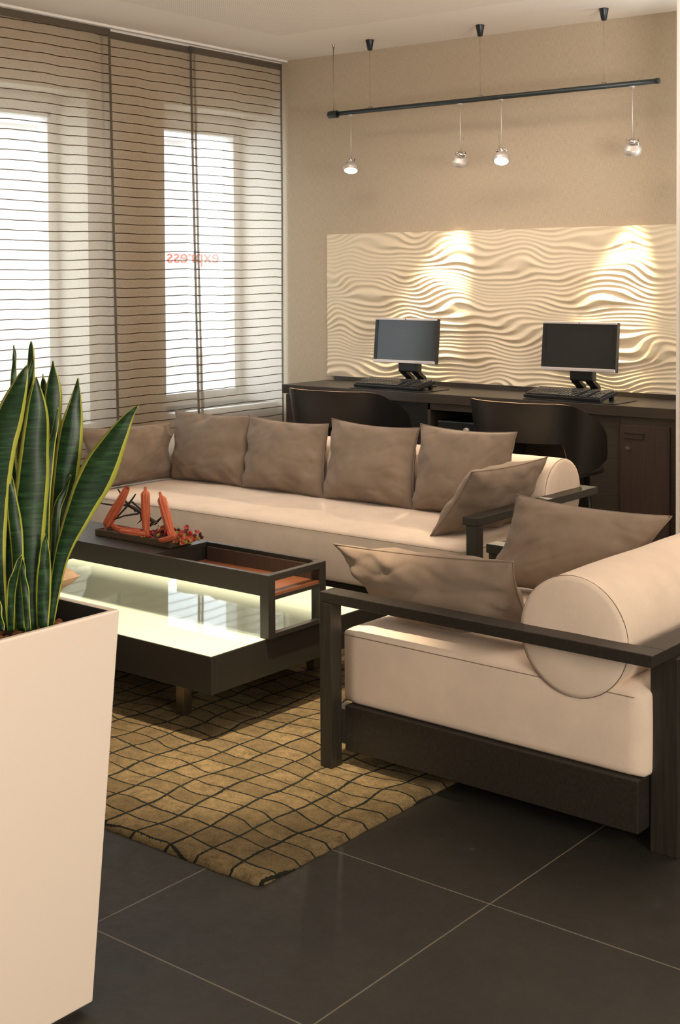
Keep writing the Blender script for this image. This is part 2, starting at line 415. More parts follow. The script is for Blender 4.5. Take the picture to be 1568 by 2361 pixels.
# window wall: pier, lintel, sill wall, far pieces
b = MB()
b.box((-.42, -.885, 0), (-.10, 0, .585)).box((-.42, -.885, 2.325), (-.10, 0, 2.75))
b.box((-.42, -1.44, 0), (-.10, -.885, 2.75))
b.box((-.42, -2.9, 0), (-.10, -1.44, .585)).box((-.42, -2.9, 2.325), (-.10, -1.44, 2.75))
b.box((-.42, -9.2, 0), (-.10, -2.9, 2.75))
struct(b.build('wall_left', M['wall']))
# cross wall to the right of the desk, with a light metal corner bead
struct(MB().box((2.803, -.50, 0), (8.2, -.32, 2.75)).build('wall_right', M['wall']))
struct(MB().box((2.793, -.512, 0), (2.806, -.498, 2.62)).build('trim_1', M['white'], bevel=.002))
struct(MB().box((8.0, -9.2, 0), (8.2, -.5, 2.75)).build('wall_side', M['wall']))
struct(MB().box((-.1, -9.2, 0), (8.0, -9.0, 2.75)).build('wall_front', M['wall']))
# curtain track, flush with the ceiling
b = MB(); n = 20
for x0, x1, dz in ((-.09, -.012, .02), (.022, .05, .012)):
    for i in range(1):
        b.v += [(x, y, ceil_z(x, y)+z) for (x, y) in ((x0, -3), (x1, -3), (x1, -.002), (x0, -.002)) for z in (-dz, .0)]
        k = len(b.v)-8
        b.f += [(k, k+2, k+4, k+6), (k+1, k+7, k+5, k+3), (k, k+1, k+3, k+2), (k+2, k+3, k+5, k+4), (k+4, k+5, k+7, k+6), (k+6, k+7, k+1, k)]; b.mi += [0]*6
struct(b.build('trim_2', M['white']))

def window(n, y0, y1):
    z0, z1 = .585, 2.325
    w = empty('window_%d' % n, (-.38, (y0+y1)/2, z0)); struct(w)
    cy = (y0+y1)/2
    f = MB(); fw_ = .045
    Y0, Y1 = y0-cy, y1-cy; Z1 = z1-z0
    f.box((-.03, Y0, 0), (.03, Y1, fw_)).box((-.03, Y0, Z1-.085), (.03, Y1, Z1))
    f.box((-.03, Y0, fw_), (.03, Y0+fw_, Z1-.085)).box((-.03, Y1-fw_, fw_), (.03, Y1, Z1-.085))
    # sash inside the frame
    f.box((-.02, Y0+fw_, fw_), (.045, Y0+fw_+.028, Z1-.085)).box((-.02, Y1-fw_-.028, fw_), (.045, Y1-fw_, Z1-.085))
    f.box((-.02, Y0+fw_, fw_), (.045, Y1-fw_, fw_+.03)).box((-.02, Y0+fw_, Z1-.115), (.045, Y1-fw_, Z1-.085))
    f.build('window_frame', M['window_frame'], w, bevel=.004)
    MB().box((-.004, Y0+.07, .07), (.004, Y1-.07, Z1-.10)).build('window_pane', M['glass'], w)
    MB().box((.03, Y0+.002, -.03), (.33, Y1-.002, .0)).build('window_sill', M['window_frame'], w, bevel=.004)
    h = MB().tube([(.05, Y0+.07, .72), (.085, Y0+.07, .72), (.09, Y0+.07, .72), (.09, Y0+.07, .60)], .008)
    h.build('window_handle', M['silver'], w)
    return w
window(1, -2.9, -1.44)
window(2, -.885, .0)
# mirrored red lettering on the outside of the second pane
fc = bpy.data.curves.new('express', 'FONT'); fc.body = 'express'; fc.size = .118; fc.extrude = .0015; fc.align_x = 'CENTER'
to = bpy.data.objects.new('window_lettering', fc); COL.objects.link(to)
dg = bpy.context.evaluated_depsgraph_get(); me = bpy.data.meshes.new_from_object(to.evaluated_get(dg)); bpy.data.objects.remove(to)
for v in me.vertices:
    x, y_, z = v.co; v.co = Vector((z, -x*1.22, y_))     # seen from inside: reversed, runs right to left
me.materials.clear(); me.materials.append(M['red_letter'])
lt = bpy.data.objects.new('window_lettering', me); COL.objects.link(lt); lt.location = (-.388, -.375, 1.435)
tag(lt, 'red reversed express lettering stuck on the right window pane', 'lettering')

# outside: pavement and a pale facade with windows across the street
struct(MB().box((-30, -12, -.4), (-.5, 16, -.3)).build('ground', M['pavement']))
fb = empty('street_building', (-13, 3, -.3), 0, 'pale rendered building across the street seen through the curtains', 'building')
MB().box((-3, -3, 0), (0, 9, 4.2)).build('wall', M['facade'], fb)
for k in range(4):
    for j in range(1):
        wn_ = MB().box((-.05, -2.2+k*2.6, 1.1), (.03, -.9+k*2.6, 2.9)).build('window', M['facade'], fb)
MB().box((-.1, -3, 4.2), (.25, 9, 4.4)).build('cornice', M['facade'], fb)
# bare street tree outside the left window
tr_ = MB(); rnd = random.Random(3)
def branch(p, d, L, r, lv):
    q = p+d*L; tr_.tube([p, (p+q)/2+Vector((rnd.uniform(-.05, .05),)*3)*L, q], [r, r*.8, r*.6], 6)
    if lv:
        for _ in range(3):
            nd = (d+Vector((rnd.uniform(-.7, .7), rnd.uniform(-.7, .7), rnd.uniform(-.1, .7)))).normalized(); branch(q, nd, L*.7, r*.6, lv-1)
branch(Vector((-5.5, -.2, -.3)), Vector((0, .05, 1)), 1.3, .07, 5)
tag(tr_.build('street_tree', M['twig']), 'bare street tree outside the left window', 'tree')

# ---------------------------------------------------------------- curtains
def curtain(y0t, y1t, y0b, y1b, x, seed, label, dz=0, left_hem=True, right_hem=True):
    zb = .05
    e = empty('panel_curtain', (x, y1t, zb), 0, label, 'curtain', 'sheer striped panel curtains')
    def pt(u, v, off=0):
        z = zb + (ceil_z(x, -1)+.0 - zb - dz)*v
        y = (y0b*(1-v)+y0t*v)*(1-u) + (y1b*(1-v)+y1t*v)*u
        ztop = ceil_z(x, y)-dz; z = zb+(ztop-zb)*v
        w = .008*noise.noise(Vector((y*3.1, z*.8, seed)))*(1-v*.4)
        return (w+off, y-y1t, z-zb)
    nu, nv = 40, 60
    MB().grid([[pt(i/nu, j/nv) for j in range(nv+1)] for i in range(nu+1)]).build('fabric', M['curtain'], e)
    wd = abs(y1t-y0t)
    for s in ([0] if left_hem else [])+([1] if right_hem else []):
        k = .018/wd
        us = (0, k) if s == 0 else (1-k, 1)
        MB().grid([[pt(us[0]+(us[1]-us[0])*i/2, j/nv, .002) for j in range(nv+1)] for i in range(3)]).build('hem', M['hem'], e)
    MB().grid([[pt(i/nu, 1-.015*(1-j/2), .002) for j in range(3)] for i in range(nu+1)]).build('top_hem', M['hem'], e)
    MB().box((-.004, y0b-y1t+.01, .0), (.006, y1b-y1t-.01, .02)).build('bottom_bar', M['silver'], e)
    return e
curtain(-2.45, -1.395, -2.41, -1.350, .036, 1.3, 'leftmost striped sheer curtain panel, behind the snake plant', .016)
curtain(-1.44, -.745, -1.385, -.690, .006, 5.7, 'middle striped sheer curtain panel over the window pier', .022)
curtain(-.80, -.018, -.748, -.022, -.012+.03, 9.1, 'striped sheer curtain panel next to the back wall corner', .020)

# ---------------------------------------------------------------- relief wall panel
x0, x1, z0, z1 = .365, 2.80, .765, 1.598
NXp, NZp = 620, 330
def phase(x, z):
    n1 = noise.noise(Vector((x*2.1, z*6.2, 3.1))); n2 = noise.noise(Vector((x*4.4, z*9.5, 8.7))); n3 = noise.noise(Vector((x*2.6+9, z*3.0, 1.2)))
    return z/.0275 + 2.3*n1 + 1.05*n2 + .60*math.sin(2*PI*x/.50+2.0*math.sin(z*4.6+1)+3*n3)
def relief(x, z):
    p0 = phase(x, z); g = abs(phase(x, z+.002)-p0)/.002
    k = max(0., min(1.45, 38/max(g, 8)-.45))
    am = .0046*k*(.75+.9*max(-.5, noise.noise(Vector((x*2.3+4, z*3.2, 5.5)))+.2))
    f_ = abs(math.sin(PI*p0))
    return max(.0004, am)*(1-f_**1.6)*1.9
V = []; F = []
for i in range(NXp+1):
    x = x0+(x1-x0)*i/NXp
    for j in range(NZp+1):
        z = z0+(z1-z0)*j/NZp; V.append((x-x0, -.018-relief(x, z), z-z0))
for i in range(NXp):
    for j in range(NZp):
        a = i*(NZp+1)+j; F.append((a, a+NZp+1, a+NZp+2, a+1))
me = bpy.data.meshes.new('relief_panel'); k = len(V)
V += [(0, 0, 0), (x1-x0, 0, 0), (x1-x0, 0, z1-z0), (0, 0, z1-z0)]
a0, a1, a2, a3 = 0, NXp*(NZp+1), NXp*(NZp+1)+NZp, NZp
F += [tuple([k, k+3]+[j for j in range(NZp, -1, -1)])]
F += [tuple([k+1]+[a1+j for j in range(NZp+1)]+[k+2])]
F += [tuple([k+3, k+2]+[i*(NZp+1)+NZp for i in range(NXp, -1, -1)])]
F += [tuple([k+1, k]+[i*(NZp+1) for i in range(NXp+1)])]
me.from_pydata(V, [], F); me.materials.append(M['relief'])
for p in me.polygons: p.use_smooth = len(p.vertices) == 4
o = bpy.data.objects.new('relief_panel', me); COL.objects.link(o); o.location = (x0, -.001, z0)
tag(o, 'long cream wall panel with rippling wave relief above the desk', 'wall panel')

# ---------------------------------------------------------------- pendant track
ty = -.26; tz = 2.262
tr = empty('light_track', (1.6, ty, tz), 0, 'black suspended lighting track hanging below the ceiling', 'track')
MB().tube([(.625-1.6, 0, 0), (2.585-1.6, 0, 0)], .0125, 14).build('rail', M['track'], tr)
MB().tube([(.585-1.6, 0, -.002), (.645-1.6, 0, -.002)], .021, 18).build('feed_cap', M['track'], tr, bevel=.002)
MB().tube([(2.575-1.6, 0, 0), (2.590-1.6, 0, 0)], .014, 18).build('end_cap', M['track'], tr)
for x in (.876, 1.594, 2.302):
    cz = ceil_z(x, ty)-tz
    MB().lathe([(.010, cz-.058), (.013, cz-.056), (.023, cz-.001), (.023, cz+.001)], (x-1.6, 0, 0), 20).build('ceiling_cone', M['black'], tr)
    MB().tube([(x-1.6, 0, .012), (x-1.6, 0, cz-.055)], .0007, 6).build('suspension_wire', M['cable'], tr)
    MB().box((x-1.6-.012, -.006, .008), (x-1.6+.012, .006, .020)).build('wire_clip', M['cable'], tr)
x = .618; cz = ceil_z(x, ty)-tz
MB().tube([(x-1.6, 0, .018), (x-1.6+.004, 0, cz*.3), (x-1.6-.003, 0, cz*.6), (x-1.6, 0, cz-.02)], .0022, 8).build('feed_cable', M['cable'], tr)
MB().lathe([(.005, cz-.025), (.008, cz-.001), (.008, cz)], (x-1.6, 0, 0), 12).build('ceiling_socket', M['cable'], tr)

def pendant(x, top, aim, label, lit, knob):
    """x on track; head hangs .29 below; aim = direction the face looks"""
    e = empty('pendant_spotlight', (x, ty, tz-.013), 0, label, 'spotlight', 'spotlights hung from the black track')
    hd = Vector((0, 0, -top))
    MB().lathe([(.006, -.012), (.009, -.004), (.016, 0)], (0, 0, 0), 14).build('track_adapter', M['satin'], e)
    MB().tube([(0, 0, -.01), (0, 0, -top+.035)], .0028, 8).build('hanging_rod', M['satin'], e)
    d = Vector(aim).normalized(); q = Vector((0, 0, -1)).rotation_difference(d).to_matrix()
    s = .044
    head = MB().lathe([(s*.45, .026), (s*.66, .026), (s*.67, .0255), (s*.97, .0095), (s*.98, .009), (s, .008), (s*1.0, -.006), (s*1.0, -.007), (s*.93, -.0185), (s*.925, -.019), (s*.84, -.019), (s*.83, -.0185), (s*.80, -.010)], hd, 30, q)
    head.build('lamp_head', M['satin'], e)
    MB().lathe([(s*.02, -.0145), (s*.83, -.0165), (s*.83, -.010), (s*.02, -.009)], hd, 30, q).build('lamp_glass', M['lamp_face'], e)
    side = Vector((1, 0, 0))
    br = MB(); a = hd+q @ Vector((-.030, 0, .018)); c = hd+q @ Vector((.030, 0, .018))
    t0 = hd+Vector((0, 0, .046))
    br.tube([a, a+Vector((0, 0, .024)), c+Vector((0, 0, .024)), c], .0035, 8)
    br.lathe([(.008, .030), (.010, .036), (.010, .050), (.006, .054)], hd, 14)
    br.build('bracket', M['chrome'], e)
    kb = hd+Vector((knob, 0, .042))
    MB().tube([hd+Vector((0, 0, .042)), kb], .004, 10).tube([kb-Vector((.006*(1 if knob > 0 else -1), 0, 0)), kb], .008, 12).build('tilt_knob', M['chrome'], e)
    lv = hd+Vector((.004 if knob > 0 else -.012, 0, .045))
    MB().tube([lv, lv+Vector((.018 if not lit else -.004, 0, .080))], .0011, 6).build('aiming_lever', M['cable'], e)
    MB().lathe([(.012, 0), (.018, .010), (.016, .020), (.006, .024)], hd+q @ Vector((.0, 0, .028)), 16, q).build('lamp_socket', M['chrome'], e)
    return e
pendant(.740, .295, (.25, -.42, -1), 'lit spotlight hanging nearest the window end of the track', True, .026)
pendant(1.470, .300, (-.35, .42, -1), 'spotlight turned towards the wall panel, second from the window', False, .030)
pendant(1.722, .300, (.30, -.55, -1), 'lit spotlight facing the room, third from the window', True, -.030)
pendant(2.452, .300, (-.25, .42, -1), 'spotlight turned to the wall at the right end of the track', False, .030)

# ================================================================ DESK
DX0, DX1, DY = .372, 2.785, -.437
dk = empty('computer_desk', (DX0, DY, 0), 0, 'long dark wood computer desk along the back wall', 'desk')
L = DX1-DX0
MB().box((0, 0, .690), (L, .415, .740)).build('worktop', M['desk_wood'], dk, bevel=.0025)
MB().box((.045, .412, .735), (L, .434, .764)).build('back_riser', M['desk_wood'], dk, bevel=.0015)
MB().box((.020, .012, 0), (.26, .41, .686)).build('side_cabinet', M['desk_wood'], dk, bevel=.002)
MB().box((.26, .33, .05), (L, .345, .69)).build('modesty_panel', M['desk_wood'], dk)
# middle unit with open niche
cx0, cx1 = 1.00, 1.40
b = MB().box((cx0, .012, 0), (cx0+.018, .33, .69)).box((cx1-.018, .012, 0), (cx1, .33, .69)).box((cx0, .012, .655), (cx1, .33, .69)).box((cx0, .012, .40), (cx1, .33, .418))
b.build('niche_unit', M['desk_wood'], dk, bevel=.0015)
d_ = MB().box((cx0+.002, .002, .03), (cx1-.002, .014, .398)).build('door', M['desk_door'], dk, bevel=.0015)
# right cabinet with handle recess and lock
rx0, rx1 = 2.105, 2.352
MB().box((rx0-.17, .03, 0), (rx0, .33, .69)).build('filler_panel', M['desk_wood'], dk)
MB().box((rx1, .012, 0), (L, .33, .69)).build('end_panel', M['desk_wood'], dk)
MB().box((rx1-.004, .000, .02), (rx1+.004, .014, .655)).build('edge_strip', M['desk_door'], dk)
MB().box((rx0, .016, 0), (rx1, .33, .69)).build('cabinet_body', M['desk_wood'], dk)
d_ = MB().box((rx0+.002, .001, .03), (rx1-.006, .016, .652)).build('door', M['desk_door'], dk, bevel=.0015)
MB().box((rx0+.025, -.003, .612), (rx0+.125, .002, .616)).box((rx0+.025, -.003, .588), (rx0+.125, .002, .591)).box((rx0+.120, -.003, .588), (rx0+.125, .002, .616)).build('handle', M['black'], d_)
MB().tube([(rx0+.043, .004, .545), (rx0+.043, -.010, .545)], .008, 14).box((rx0+.050, -.014, .540), (rx0+.060, -.002, .550)).build('lock', M['chrome'], d_)

# black device standing in the niche
bx = empty('safe_box', (DX0+cx0+.20, DY+.17, .418), 0, 'black steel box with round silver knob in the desk niche', 'safe')
MB().box((-.155, -.135, .002), (.155, .14, .185)).build('body', M['black_gloss'], bx, bevel=.008, seg=3)
MB().lathe([(.016, 0), (.016, .012), (.012, .018)], (.03, -.135, .14), 20, Matrix.Rotation(PI/2, 3, 'X')).build('knob', M['silver'], bx)

# desk chairs
def desk_chair(x, y, rz, label):
    e = empty('desk_chair', (x, y, 0), rz, label, 'chair', 'dark bent plywood chairs at the desk')
    def prof(th):
        a = abs(th); k = max(0., min(1., (a-.62)/.98))
        top = .790-.235*(1-math.sqrt(max(0, 1-k**2.2)))
        kb_ = max(0, min(1, (a-.80)/.25)); kb_ = kb_*kb_*(3-2*kb_)
        bot = .612*(1-kb_)+.47*kb_
        k2 = max(0., min(1., (a-1.30)/.30)); bot = bot+(.045*k2**2)
        return bot, max(top, bot+.012)
    def plan(th, z):
        fl = 1+.16*(z-.45)/.33
        ax, ay = .272*fl, .235*fl
        s_ = math.sin(th); c_ = math.cos(th)
        X = math.copysign(abs(s_)**.75, s_)*ax
        Y = -c_*ay - .02
        a = abs(th)
        if a > PI/2-.0: Y += (a-PI/2)*.0
        return X, Y
    nt, nz_ = 72, 12; TH = 1.60; wall_t = .011
    outer = []; inner = []
    for i in range(nt+1):
        th = -TH+2*TH*i/nt; zb, zt = prof(th); ro = []; ri = []
        for j in range(nz_+1):
            z = zb+(zt-zb)*j/nz_; X, Y = plan(th, z); ext = max(0, abs(th)-1.2)*.30
            n_ = Vector((math.sin(th)/.272, -math.cos(th)/.235, 0)).normalized()
            ro.append((X, Y+ext, z)); ri.append((X-n_.x*wall_t, Y+ext-n_.y*wall_t, z))
        outer.append(ro); inner.append(ri)
    b = MB(); b.grid(outer, 0); b.grid(inner, 0)
    for j in (0, nz_):
        b.grid([[outer[i][j], inner[i][j]] for i in range(nt+1)], 1)
    for i in (0, nt): b.grid([[outer[i][j], inner[i][j]] for j in range(nz_+1)], 1)
    b.build('back_shell', [M['ply_dark'], M['ply_edge']], e)
    # seat: rounded slab reaching the wings
    R = []; b = MB(); N = 40
    for k in range(N):
        a = 2*PI*k/N; ca, sa = math.cos(a), math.sin(a)
        X = math.copysign(abs(ca)**.6, ca)*.262; Y = math.copysign(abs(sa)**.6, sa)*.235+.0
        R.append((X, Y))
    b.v = [(X, Y, .452) for X, Y in R]+[(X, Y, .468) for X, Y in R]
    b.f = [tuple(range(N))[::-1], tuple(range(N, 2*N))]+[(k, (k+1) % N, N+(k+1) % N, N+k) for k in range(N)]; b.mi = [0]*len(b.f)
    b.build('seat', M['ply_dark'], e, bevel=.003)
    for sx_ in (-1, 1):
        for sy2 in (-1, 1):
            MB().tube([(sx_*.15, sy2*.14, .452), (sx_*.19, sy2*.18, 0)], [.011, .009], 12).build('leg', M['ply_dark'], e)
    return e
ch = desk_chair(1.165, -.790, math.radians(3), 'dark curved plywood chair at the desk, nearer the window')
ch2 = copy_tree(ch); ch2.location = (2.245, -.760, 0); ch2.rotation_euler = (0, 0, math.radians(-2))
ch2['label'] = 'dark curved plywood chair at the desk, in front of the right monitor'

# monitors
def monitor(x, y, rz, label, w=.405, h=.245):
    e = empty('monitor', (x, y, .741), rz, label, 'monitor', 'flat monitors on the desk')
    zc_ = .257; tl = math.radians(-6)
    Rm = Matrix.Rotation(tl, 3, 'X')
    def T(b):
        b.v = [tuple(Rm @ Vector(v) + Vector((0, -.03, zc_))) for v in b.v]; return b
    T(MB().box((-w/2, .0, -h/2), (w/2, .028, h/2)).box((-w/2+.05, .028, -h/2+.03), (w/2-.05, .05, h/2-.04))).build('housing', M['black'], e, bevel=.003)
    T(MB().box((-w/2+.020, -.004, -h/2+.016), (w/2-.020, .001, h/2-.012))).build('screen', M['screen'], e)
    T(MB().box((-w/2, -.006, -h/2+.012), (-w/2+.020, .0, h/2-.010))).build('side_bezel', M['black'], e); T(MB().box((w/2-.020, -.006, -h/2+.012), (w/2, .0, h/2-.010))).build('side_bezel', M['black'], e)
    T(MB().box((-w/2, -.009, h/2-.012), (w/2-.003, .012, h/2))).build('top_bezel', M['silver'], e, bevel=.002)
    T(MB().box((-w/2, -.009, -h/2), (w/2-.003, .012, -h/2+.016))).build('bottom_bezel', M['silver'], e, bevel=.002)
    T(MB().tube([(0, -.0095, h/2-.006), (0, -.0105, h/2-.006)], .003, 12)).build('badge', M['black'], e)
    T(MB().box((w/2-.135, -.0098, -h/2+.005), (w/2-.020, -.0085, -h/2+.010))).build('buttons', M['satin'], e)
    # stand: block under the screen, two curved legs, foot
    MB().box((-.063, -.012, .085), (.063, .038, .150)).build('stand_block', M['black'], e, bevel=.008, seg=3)
    for s in (-1, 1):
        b = MB(); pr = [(-.005, .092), (.010, .075), (.032, .062), (.055, .050), (.064, .030), (.062, .004)]
        P = []
        for i, (yy, zz) in enumerate(pr):
            P.append([(s*.018, yy, zz), (s*.060, yy, zz)])
        P2 = [[(a[0], a[1]+.026, a[2]+.007) for a in r] for r in P]
        b.grid(P); b.grid(P2)
        b.grid([[P[i][0], P2[i][0]] for i in range(len(pr))]); b.grid([[P[i][1], P2[i][1]] for i in range(len(pr))])
        b.grid([[P[0][0], P[0][1]], [P2[0][0], P2[0][1]]]); b.grid([[P[-1][0], P[-1][1]], [P2[-1][0], P2[-1][1]]])
        b.build('stand_leg', M['black'], e)
    MB().box((-.11, -.03, .0), (.11, .115, .010)).build('foot', M['black'], e, bevel=.004)
    return e
m1 = monitor(1.088, -.20, math.radians(2), 'left flat monitor with silver bezels, nearer the window')
m2 = copy_tree(m1); m2.location = (2.150, -.20, .741); m2.rotation_euler = (0, 0, math.radians(2)); m2['label'] = 'right flat monitor with silver bezels, farther from the window'

def keyboard(x, y, rz, label):
    e = empty('keyboard', (x, y, .745), rz, label, 'keyboard', 'black keyboards on the desk')
    tl = Matrix.Rotation(math.radians(9), 3, 'X')
    def T(b): b.v = [tuple(tl @ Vector(v)) for v in b.v]; return b
    T(MB().box((0, 0, 0), (.435, .165, .018))).build('case', M['black'], e, bevel=.004)
    for k0, k1_ in ((0, 15), (16, 18), (19, 22)):
        b = MB()
        for r in range(6):
            yy = .010+r*.0245
            for k in range(k0, k1_):
                if r == 0 and 4 <= k <= 9: continue
                xx = .008+k*.0191
                b.box((xx, yy, .018), (xx+.0165, yy+.019, .027-.001*abs(r-3)))
        if k0 == 0: b.box((.008+4*.0191, .010, .018), (.008+9.9*.0191, .029, .026))
        T(b).build('keys', M['key'], e, bevel=.0015, seg=1)
    T(MB().box((.30, .150, .017), (.425, .163, .0195))).build('label_strip', M['silver'], e)
    for s in (.02, .40): MB().box((s, .140, -.001), (s+.02, .155, .022)).build('foot', M['black'], e)
    return e
k1 = keyboard(.850, -.385, math.radians(-1), 'black keyboard in front of the left monitor')
k2 = copy_tree(k1); k2.location = (1.925, -.385, .745); k2.rotation_euler = (0, 0, math.radians(-2)); k2['label'] = 'black keyboard in front of the right monitor'
def mat_(x, label):
    o = MB().box((0, 0, 0), (.50, .235, .003)).build('desk_mat', M['black'], None, bevel=.001); o.location = (x, -.425, .741)
    tag(o, label, 'desk mat', 'thin dark mats under the keyboards')
mat_(.850, 'thin dark mat under the keyboard nearer the window'); mat_(1.945, 'thin dark mat under the keyboard of the right monitor')

# ================================================================ SOFAS
def sofa(name, loc, rz, Lx, D, zt, label, cat, bol_y, bol_r, bol_z, seat_top, plinth=(.055, .18), bol_in=.056, foot=0):
    e = empty(name, loc, rz, label, cat)
    rw, rtk = .062, .029
    # continuous arm and back rail
    for X0, X1 in ((0, rw), (Lx-rw, Lx)):
        MB().box((X0, 0, zt-rtk), (X1, D, zt)).build('arm_rail', M['black_wood_z' if False else 'black_wood'], e, bevel=.0025)
    MB().box((rw, D-rw, zt-rtk), (Lx-rw, D, zt)).build('back_rail', M['black_wood'], e, bevel=.0025)
    for X0, X1 in ((0, .046), (Lx-.046, Lx)):
        MB().box((X0, 0, foot), (X1, .040, zt-rtk)).build('front_leg', M['black_wood_z'], e, bevel=.002)
    for X0, X1 in ((.105, .165), (Lx-.165, Lx-.105)):
        MB().box((X0, D-.058, 0), (X1, D+.012, zt-rtk)).build('back_leg', M['black_wood_z'], e, bevel=.002)
    MB().box((.052, .045, plinth[0]), (Lx-.052, D-.062, plinth[1])).build('plinth', M['black_wood'], e, bevel=.003)
    for X0, X1 in ((.046, .10), (Lx-.10, Lx-.046)):
        MB().box((X0, .012, plinth[0]+.02), (X1, .05, plinth[1]-.01)).build('bracket', M['black_wood'], e)
    c = rbox((.070, .022, plinth[1]-.002), (Lx-.070, D-.052, seat_top), 'seat_cushion', M['cream_suede'], e, r=.016, crown=.014, puff=.004)
    # seams
    zsm = seat_top-.016; q = .0685
    MB().tube([(q, D-.08, zsm), (q, .034, zsm), (q+.012, .0195, zsm), (Lx-q-.012, .0195, zsm), (Lx-q, .034, zsm), (Lx-q, D-.08, zsm)], .0010, 6).build('seam', M['seam'], c)
    # bolster roll along the back
    X0, X1 = bol_in, Lx-bol_in; seg = 56; P = []
    prof = [(0, .0), (.012, .35), (.02, .62), (.018, .85), (.010, .95), (0, 1.0)]
    ring = []
    xs_ = [(X0+.004, .02), (X0+.001, .5), (X0+.001, .90), (X0+.006, .985), (X0+.018, 1.0)] + [(X0+.018+(X1-X0-.036)*k/30, 1.0) for k in range(1, 30)] + [(X1-.018, 1.0), (X1-.006, .985), (X1-.001, .90), (X1-.001, .5), (X1-.004, .02)]
    for X, k in xs_:
        r_ = []
        for a in range(seg):
            th = 2*PI*a/seg; w = 1+.014*noise.noise(Vector((X*5, math.cos(th)*1.6, math.sin(th)*1.6)))
            rr = bol_r*k*w; fl = 1.0
            yy = math.cos(th)*rr; zz = math.sin(th)*rr
            r_.append((X, bol_y+yy, bol_z+zz))
        P.append(r_)
    P = [[P[i][j % seg] for j in range(seg+1)] for i in range(len(P))]
    b = MB().grid(P); bo = b.build('bolster', M['cream_suede'], e, smooth=True)
    for X in (X0+.008, X1-.008):
        MB().tube([(X, bol_y+math.cos(2*PI*a/48)*bol_r*.993, bol_z+math.sin(2*PI*a/48)*bol_r*.993) for a in range(49)], .0011, 6, caps=False).build('seam', M['seam'], bo)
    return e
sofa('sofa', (.600, -2.185, 0), 0, 2.223, .885, .503, 'long cream sofa with dark wood frame in front of the desk', 'sofa', .715, .140, .490, .385)
sofa('armchair', (3.068, -2.447, 0), math.radians(-90.9), .878, .99, .497, 'wide cream armchair with dark wood frame standing on the rug edge', 'armchair', .750, .148, .487, .385, foot=.0155)

# ---------------------------------------------------------------- pillows
def pillow(c, thick, label, seed, mat='taupe_suede', group='taupe throw pillows on the seats', pinch=.085, wr=1.0):
    """c: bl, br, tr, tl corner points"""
    bl, br, tr_c, tl_c = [Vector(p) for p in c]
    ctr = (bl+br+tr_c+tl_c)/4
    nrm = ((br-bl)+(tr_c-tl_c)).cross((tl_c-bl)+(tr_c-br)).normalized()
    e = empty('throw_pillow', ctr, 0, label, 'pillow', group)
    N = 44
    def P(i, j, side):
        u = -1+2*i/N; v = -1+2*j/N
        uu = u*(1-pinch*(1-v*v)*(u*u)); vv = v*(1-pinch*(1-u*u)*(v*v))
        # keep corners pointed
        a = (uu+1)/2; b_ = (vv+1)/2
        p = bl*(1-a)*(1-b_)+br*a*(1-b_)+tr_c*a*b_+tl_c*(1-a)*b_
        h = (max(0, (1-u*u))**.5)*(max(0, (1-v*v))**.5)
        h = h**.95
        edge = 1-min(1-abs(u), 1-abs(v))
        s = noise.noise(Vector((u*1.7+seed, v*1.7, side*2)))*.16
        # gathered creases running in from the edges
        cr = noise.noise(Vector((u*2.6+seed*2, v*1.2, 4.4)))*(abs(v)**2)+noise.noise(Vector((u*1.2, v*2.6+seed*3, 7.1)))*(abs(u)**2)
        cr += .9*noise.noise(Vector((u*4.2+v*3+seed, v*2.0, 9.4)))*max(abs(u), abs(v))**3
        hh = thick/2*h*(1+s*wr) + thick*.15*cr*wr*min(1, h*2.2)
        rg = (1-abs(noise.noise(Vector((u*1.9+seed*1.3, v*2.6-u*1.4, side*3.3)))))**7
        hh -= thick*.045*rg*wr*min(1, h*2)*(.35+.65*max(abs(u), abs(v))**2)
        # slump: fatter low down
        hh *= 1+.10*(-v)
        return p+nrm*side*hh-ctr
    b = MB()
    b.grid([[P(i, j, 1) for j in range(N+1)] for i in range(N+1)]); b.grid([[P(i, j, -1) for j in range(N+1)] for i in range(N+1)])
    co = b.build('cover', M[mat], e, smooth=True)
    bm = bmesh.new(); bm.from_mesh(co.data); bmesh.ops.remove_doubles(bm, verts=bm.verts, dist=.0004); bmesh.ops.recalc_face_normals(bm, faces=bm.faces); bm.to_mesh(co.data); bm.free()
    ring = [P(i, 0, 1) for i in range(N)]+[P(N, j, 1) for j in range(N)]+[P(i, N, 1) for i in range(N, 0, -1)]+[P(0, j, 1) for j in range(N, -1, -1)]
    MB().tube(ring, .0022, 6, caps=False).build('piping', M[mat], e, smooth=True)
    return e
SB = 'on the long sofa'
pillow([(.775, -1.69, .392), (1.262, -1.69, .392), (1.236, -1.60, .716), (.712, -1.60, .712)], .16, 'square taupe pillow on the long sofa, nearest the curtain of the back row', 1.2)
pillow([(1.235, -1.70, .392), (1.735, -1.70, .392), (1.672, -1.60, .706), (1.205, -1.61, .716)], .16, 'taupe back pillow between curtain-side pillow and the sofa middle', 4.1)
pillow([(1.715, -1.70, .392), (2.20, -1.69, .392), (2.160, -1.60, .722), (1.690, -1.60, .732)], .165, 'taupe back pillow right of the sofa middle, third from the curtain', 7.7)
pillow([(2.180, -1.69, .392), (2.62, -1.67, .392), (2.630, -1.60, .738), (2.165, -1.60, .740)], .165, 'taupe back pillow of the long sofa next to its right bolster end', 9.3)
pillow([(.74, -2.12, .39), (.74, -1.655, .39), (.70, -1.615, .655), (.68, -2.185, .672)], .15, 'taupe pillow against the left arm of the long sofa, behind the plant', 12.4)
pillow([(2.545, -2.075, .392), (2.62, -1.62, .392), (2.745, -1.562, .645), (2.735, -2.085, .648)], .15, 'taupe pillow leaning on the right arm of the long sofa', 15.9)
